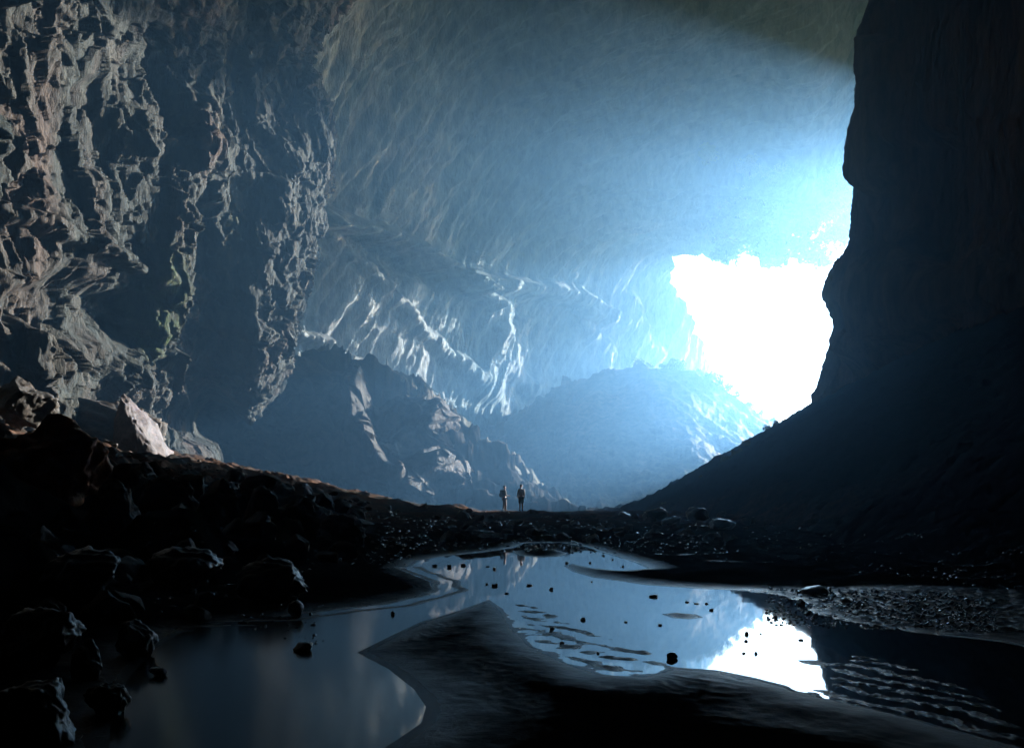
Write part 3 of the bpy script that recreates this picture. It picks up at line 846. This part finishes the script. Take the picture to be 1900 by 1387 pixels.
RIML = ['low at its left end', 'second in the upper row', 'left of the middle in the lower row', 'middle of the lower row', 'upper row right of the middle', 'upper row near the right wall', 'large one low on the right',
        'small one low beside the right wall', 'small one high beside the right wall', 'high above its middle', 'high on the left of the middle', 'high on the right of the middle', 'lowest one left of the middle',
        'upper row at the middle', 'highest one on the right', 'highest one on the far left']
def shrub(x, y, z, r, label, group, dark=True, name='shrub', cat='shrub', i=0):
    root = bpy.data.objects.new(name, None); S.collection.objects.link(root)
    root.location = (x, y, z); root.rotation_euler = (0, 0, i * 1.7)
    tag(root, label, cat, group)
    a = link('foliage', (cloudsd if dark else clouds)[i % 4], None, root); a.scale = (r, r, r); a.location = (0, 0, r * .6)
    b = link('stem', stem0, None, root); b.scale = (r * .8, r * .8, r * .55); b.location = (0, 0, r * .55)
    return root
for i, px in enumerate([1186, 1203, 1232, 1246, 1262, 1296, 1318, 1333, 1350, 1366, 1392, 1412, 1436]):
    y = 139.5; x = (px - CX) / F * y
    r = [1.0, .7, 1.0, 1.4, 1.3, .8, 1.0, 1.3, 1.1, .8, .9, .7, .6][i]
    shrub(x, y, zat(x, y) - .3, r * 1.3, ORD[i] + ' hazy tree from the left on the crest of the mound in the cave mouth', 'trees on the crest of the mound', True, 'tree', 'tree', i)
for i, (px, py, Y, r) in enumerate([(1346,872,66,.55),(1362,865,67,.5),(1384,851,69,.5),(1372,858,68,.4),(1424,822,73,.5),(1440,810,74,.45),(1232,938,57,.3),(1300,905,62,.3)]):
    x, y, z = W(px, py, Y)
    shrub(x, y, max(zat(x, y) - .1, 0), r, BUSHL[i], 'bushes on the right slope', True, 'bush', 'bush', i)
for i, (px, py, Y, r) in enumerate([(1310,440,165,5.5),(1350,400,163,5),(1390,455,166,7),(1440,470,167,7.5),(1480,430,165,6.5),(1520,400,163,5),(1500,480,168,6),(1545,452,166,4.5),(1560,380,162,3.5),(1420,350,160,4.5),(1375,330,158,3.6),(1470,360,160,4.5),(1335,480,167,5),(1400,400,163,5.5),(1530,350,160,3.5),(1300,310,157,3)]):
    Y *= .845; r *= .8; x, y, z = W(px, py, Y)
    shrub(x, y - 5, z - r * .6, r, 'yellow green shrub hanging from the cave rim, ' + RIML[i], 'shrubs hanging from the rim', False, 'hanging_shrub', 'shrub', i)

# ------------------------------------------------------------------ people
def plain(name, col, rough=.8):
    m, nt, bs = new_mat(name)
    nt.links.new(ramp(nt, nz(nt, 25, 3), [(.3, tuple(c * .8 for c in col)), (.7, col)]), bs.inputs['Base Color'])
    bs.inputs['Roughness'].default_value = rough
    return m
M_skin = plain('skin', (.35, .2, .14), .5); M_dark = plain('dark_cloth', (.012, .014, .018)); M_khaki = plain('khaki_cloth', (.07, .045, .03))
M_pale = plain('pale_cloth', (.20, .16, .12)); M_green = plain('green_cloth', (.03, .045, .035)); M_hair = plain('hair', (.02, .015, .012)); M_pack = plain('pack_cloth', (.01, .012, .016))
def skin_obj(name, nodes, edges, mat, parent, sub=2):
    """nodes: {key: (x,y,z,r)}"""
    keys = list(nodes); idx = {k: i for i, k in enumerate(keys)}
    me = bpy.data.meshes.new(name)
    me.from_pydata([nodes[k][:3] for k in keys], [(idx[a], idx[b]) for a, b in edges], [])
    o = bpy.data.objects.new('tmp', me); S.collection.objects.link(o)
    sm = o.modifiers.new('skin', 'SKIN'); sm.use_smooth_shade = True
    o.modifiers.new('sub', 'SUBSURF').levels = sub
    for i, k in enumerate(keys):
        r = nodes[k][3]
        me.skin_vertices[0].data[i].radius = (r, r) if len(nodes[k]) < 5 else (r, nodes[k][4])
    me.skin_vertices[0].data[0].use_root = True
    dg = bpy.context.evaluated_depsgraph_get()
    m2 = bpy.data.meshes.new_from_object(o.evaluated_get(dg)); m2.name = name
    bpy.data.objects.remove(o)
    m2.materials.clear()
    return link(name, m2, mat, parent)
def person(loc, rz, label, top_mat, leg_mat, shorts, forearm):
    root = bpy.data.objects.new('person', None); S.collection.objects.link(root)
    root.location = loc; root.rotation_euler = (0, 0, rz)
    tag(root, label, 'person')
    N = {'pel': (0, 0, .95, .13, .10), 'w': (0, 0, 1.10, .125, .09), 'ch': (0, -.01, 1.30, .15, .11), 'nk0': (0, 0, 1.44, .075), 'nk': (0, .01, 1.50, .052), 'jaw': (0, .02, 1.56, .062, .075), 'hd': (0, .015, 1.65, .076, .092), 'tp': (0, .01, 1.73, .045, .055)}
    E = [('pel', 'w'), ('w', 'ch'), ('ch', 'nk0'), ('nk0', 'nk'), ('nk', 'jaw'), ('jaw', 'hd'), ('hd', 'tp')]
    N['nose'] = (0, .118, 1.625, .012); E.append(('hd', 'nose'))
    for s_ in (-1, 1):
        k = 'L' if s_ < 0 else 'R'
        N.update({k + 'ear': (s_ * .083, 0, 1.63, .013), k + 'sh': (s_ * .17, -.01, 1.40, .058), k + 'el': (s_ * .225, .0, 1.12, .040), k + 'wr': (s_ * forearm[0], forearm[1], forearm[2], .026),
                  k + 'palm': (s_ * (forearm[0] - .03), forearm[1] + .07, forearm[2] + .01, .030, .016),
                  k + 'hip': (s_ * .09, 0, .88, .088), k + 'kn': (s_ * .10, .02 + .03 * s_, .48, .055), k + 'cf': (s_ * .10, -.01 + .03 * s_, .34, .052), k + 'an': (s_ * .105, -.02 + .04 * s_, .09, .036), k + 'ft': (s_ * .125, .12 + .04 * s_, .035, .035, .028)})
        E += [('hd', k + 'ear'), ('ch', k + 'sh'), (k + 'sh', k + 'el'), (k + 'el', k + 'wr'), (k + 'wr', k + 'palm'), ('pel', k + 'hip'), (k + 'hip', k + 'kn'), (k + 'kn', k + 'cf'), (k + 'cf', k + 'an'), (k + 'an', k + 'ft')]
        bx, by, bz = N[k + 'palm'][:3]
        for f in range(4):
            fx = bx + (f - 1.5) * .019
            L_ = [.030, .036, .034, .026][f]
            N[f'{k}f{f}a'] = (fx, by + .045, bz, .009); N[f'{k}f{f}b'] = (fx - s_ * .004, by + .045 + L_, bz - .014, .008); N[f'{k}f{f}c'] = (fx - s_ * .008, by + .045 + L_ * 1.5, bz - .034, .007)
            E += [(k + 'palm', f'{k}f{f}a'), (f'{k}f{f}a', f'{k}f{f}b'), (f'{k}f{f}b', f'{k}f{f}c')]
        N[k + 'ta'] = (bx - s_ * .038, by + .005, bz + .012, .010); N[k + 'tb'] = (bx - s_ * .055, by + .035, bz + .006, .009)
        E += [(k + 'palm', k + 'ta'), (k + 'ta', k + 'tb')]
    skin_obj('body', N, E, M_skin, root)
    g = .02
    def grow(ks, extra=0): return {k: tuple(N[k][:3]) + tuple(r + g + extra for r in N[k][3:]) for k in ks}
    T = grow(['pel', 'w', 'ch', 'nk0', 'Lsh', 'Rsh', 'Lel', 'Rel']); T['nk0'] = (0, 0, 1.43, .085)
    for k in 'LR':
        a, b = N[k + 'el'], N[k + 'wr']
        T[k + 'wr'] = tuple(a[i] + (b[i] - a[i]) * .85 for i in range(3)) + (.038,)
    T['pel'] = (0, 0, .92, .155, .125)
    skin_obj('shirt', T, [('pel', 'w'), ('w', 'ch'), ('ch', 'nk0'), ('ch', 'Lsh'), ('ch', 'Rsh'), ('Lsh', 'Lel'), ('Rsh', 'Rel'), ('Lel', 'Lwr'), ('Rel', 'Rwr')], top_mat, root)
    L = grow(['pel', 'Lhip', 'Rhip', 'Lkn', 'Rkn']); E2 = [('pel', 'Lhip'), ('pel', 'Rhip'), ('Lhip', 'Lkn'), ('Rhip', 'Rkn')]
    if shorts:
        for k in 'LR': L[k + 'kn'] = tuple(N[k + 'kn'][:3]) + (.095,)
    else:
        for k in 'LR': L[k + 'an'] = (N[k + 'an'][0], N[k + 'an'][1], .10, .058); E2.append((k + 'kn', k + 'an'))
    skin_obj('shorts' if shorts else 'trousers', L, E2, leg_mat, root)
    for s_ in (-1, 1):
        k = 'L' if s_ < 0 else 'R'
        a, f_ = N[k + 'an'], N[k + 'ft']
        skin_obj('boot', {'t': (a[0], a[1], .16, .046), 'a': (a[0], a[1], .07, .05, .052), 'f': (f_[0], f_[1], .045, .048, .042)}, [('t', 'a'), ('a', 'f')], M_dark, root)
    V, Fc = ico(3)
    V = V * np.array([.092, .108, .10]); V[:, 2] = np.where(V[:, 2] < -.02, -.02 + (V[:, 2] + .02) * .5, V[:, 2]); V[:, 1] = np.where((V[:, 1] > .07), .07, V[:, 1])
    link('hair', mesh_from('hair', V + np.array([0, -.004, 1.69]), Fc), M_hair, root)
    for s_ in (-1, 1):
        V, Fc = ico(2); link('eye', mesh_from('eye', V * .011 + np.array([s_ * .03, .098, 1.645]), Fc), M_hair, root)
    return root
def foot_z(x, y): return zat(x, y)
x1, y1 = W(936, 953, 54)[:2]; x2, y2 = W(967, 957, 52.5)[:2]
PZ = []
person((x1, y1, foot_z(x1, y1)), -1.25, 'person in dark clothes with a backpack, left of the two, hands held at the waist', M_dark, M_khaki, False, (.12, .22, 1.08))
person((x2, y2, foot_z(x2, y2)), .35, 'person in a pale loose jacket and dark green shorts, right of the two', M_pale, M_green, True, (.20, .12, .90))
def backpack(loc, rz):
    root = bpy.data.objects.new('backpack', None); S.collection.objects.link(root); root.location = loc; root.rotation_euler = (0, 0, rz)
    tag(root, 'black backpack worn by the left person', 'backpack')
    def rb(name, c, s_, bev):
        bm = bmesh.new(); bmesh.ops.create_cube(bm, size=1)
        for v in bm.verts: v.co = Vector((v.co.x * s_[0], v.co.y * s_[1], v.co.z * s_[2]))
        bmesh.ops.bevel(bm, geom=bm.edges[:], offset=bev, segments=3, profile=.5, affect='EDGES')
        for v in bm.verts: v.co += Vector(c)
        me = bpy.data.meshes.new(name); bm.to_mesh(me); bm.free()
        return link(name, me, M_pack, root)
    rb('pack_bag', (0, -.20, 1.22), (.30, .19, .48), .06)
    rb('pocket', (0, -.315, 1.12), (.22, .07, .22), .025)
    for s_ in (-1, 1):
        skin_obj('strap', {'a': (s_ * .10, -.14, 1.42, .018, .008), 'b': (s_ * .11, .0, 1.475, .018, .010), 'c': (s_ * .12, .14, 1.36, .018, .010), 'd': (s_ * .15, .10, 1.15, .014, .008), 'e': (s_ * .16, -.12, 1.06, .012, .008)}, [('a', 'b'), ('b', 'c'), ('c', 'd'), ('d', 'e')], M_pack, root, 1)
backpack((x1, y1, foot_z(x1, y1)), -1.25)
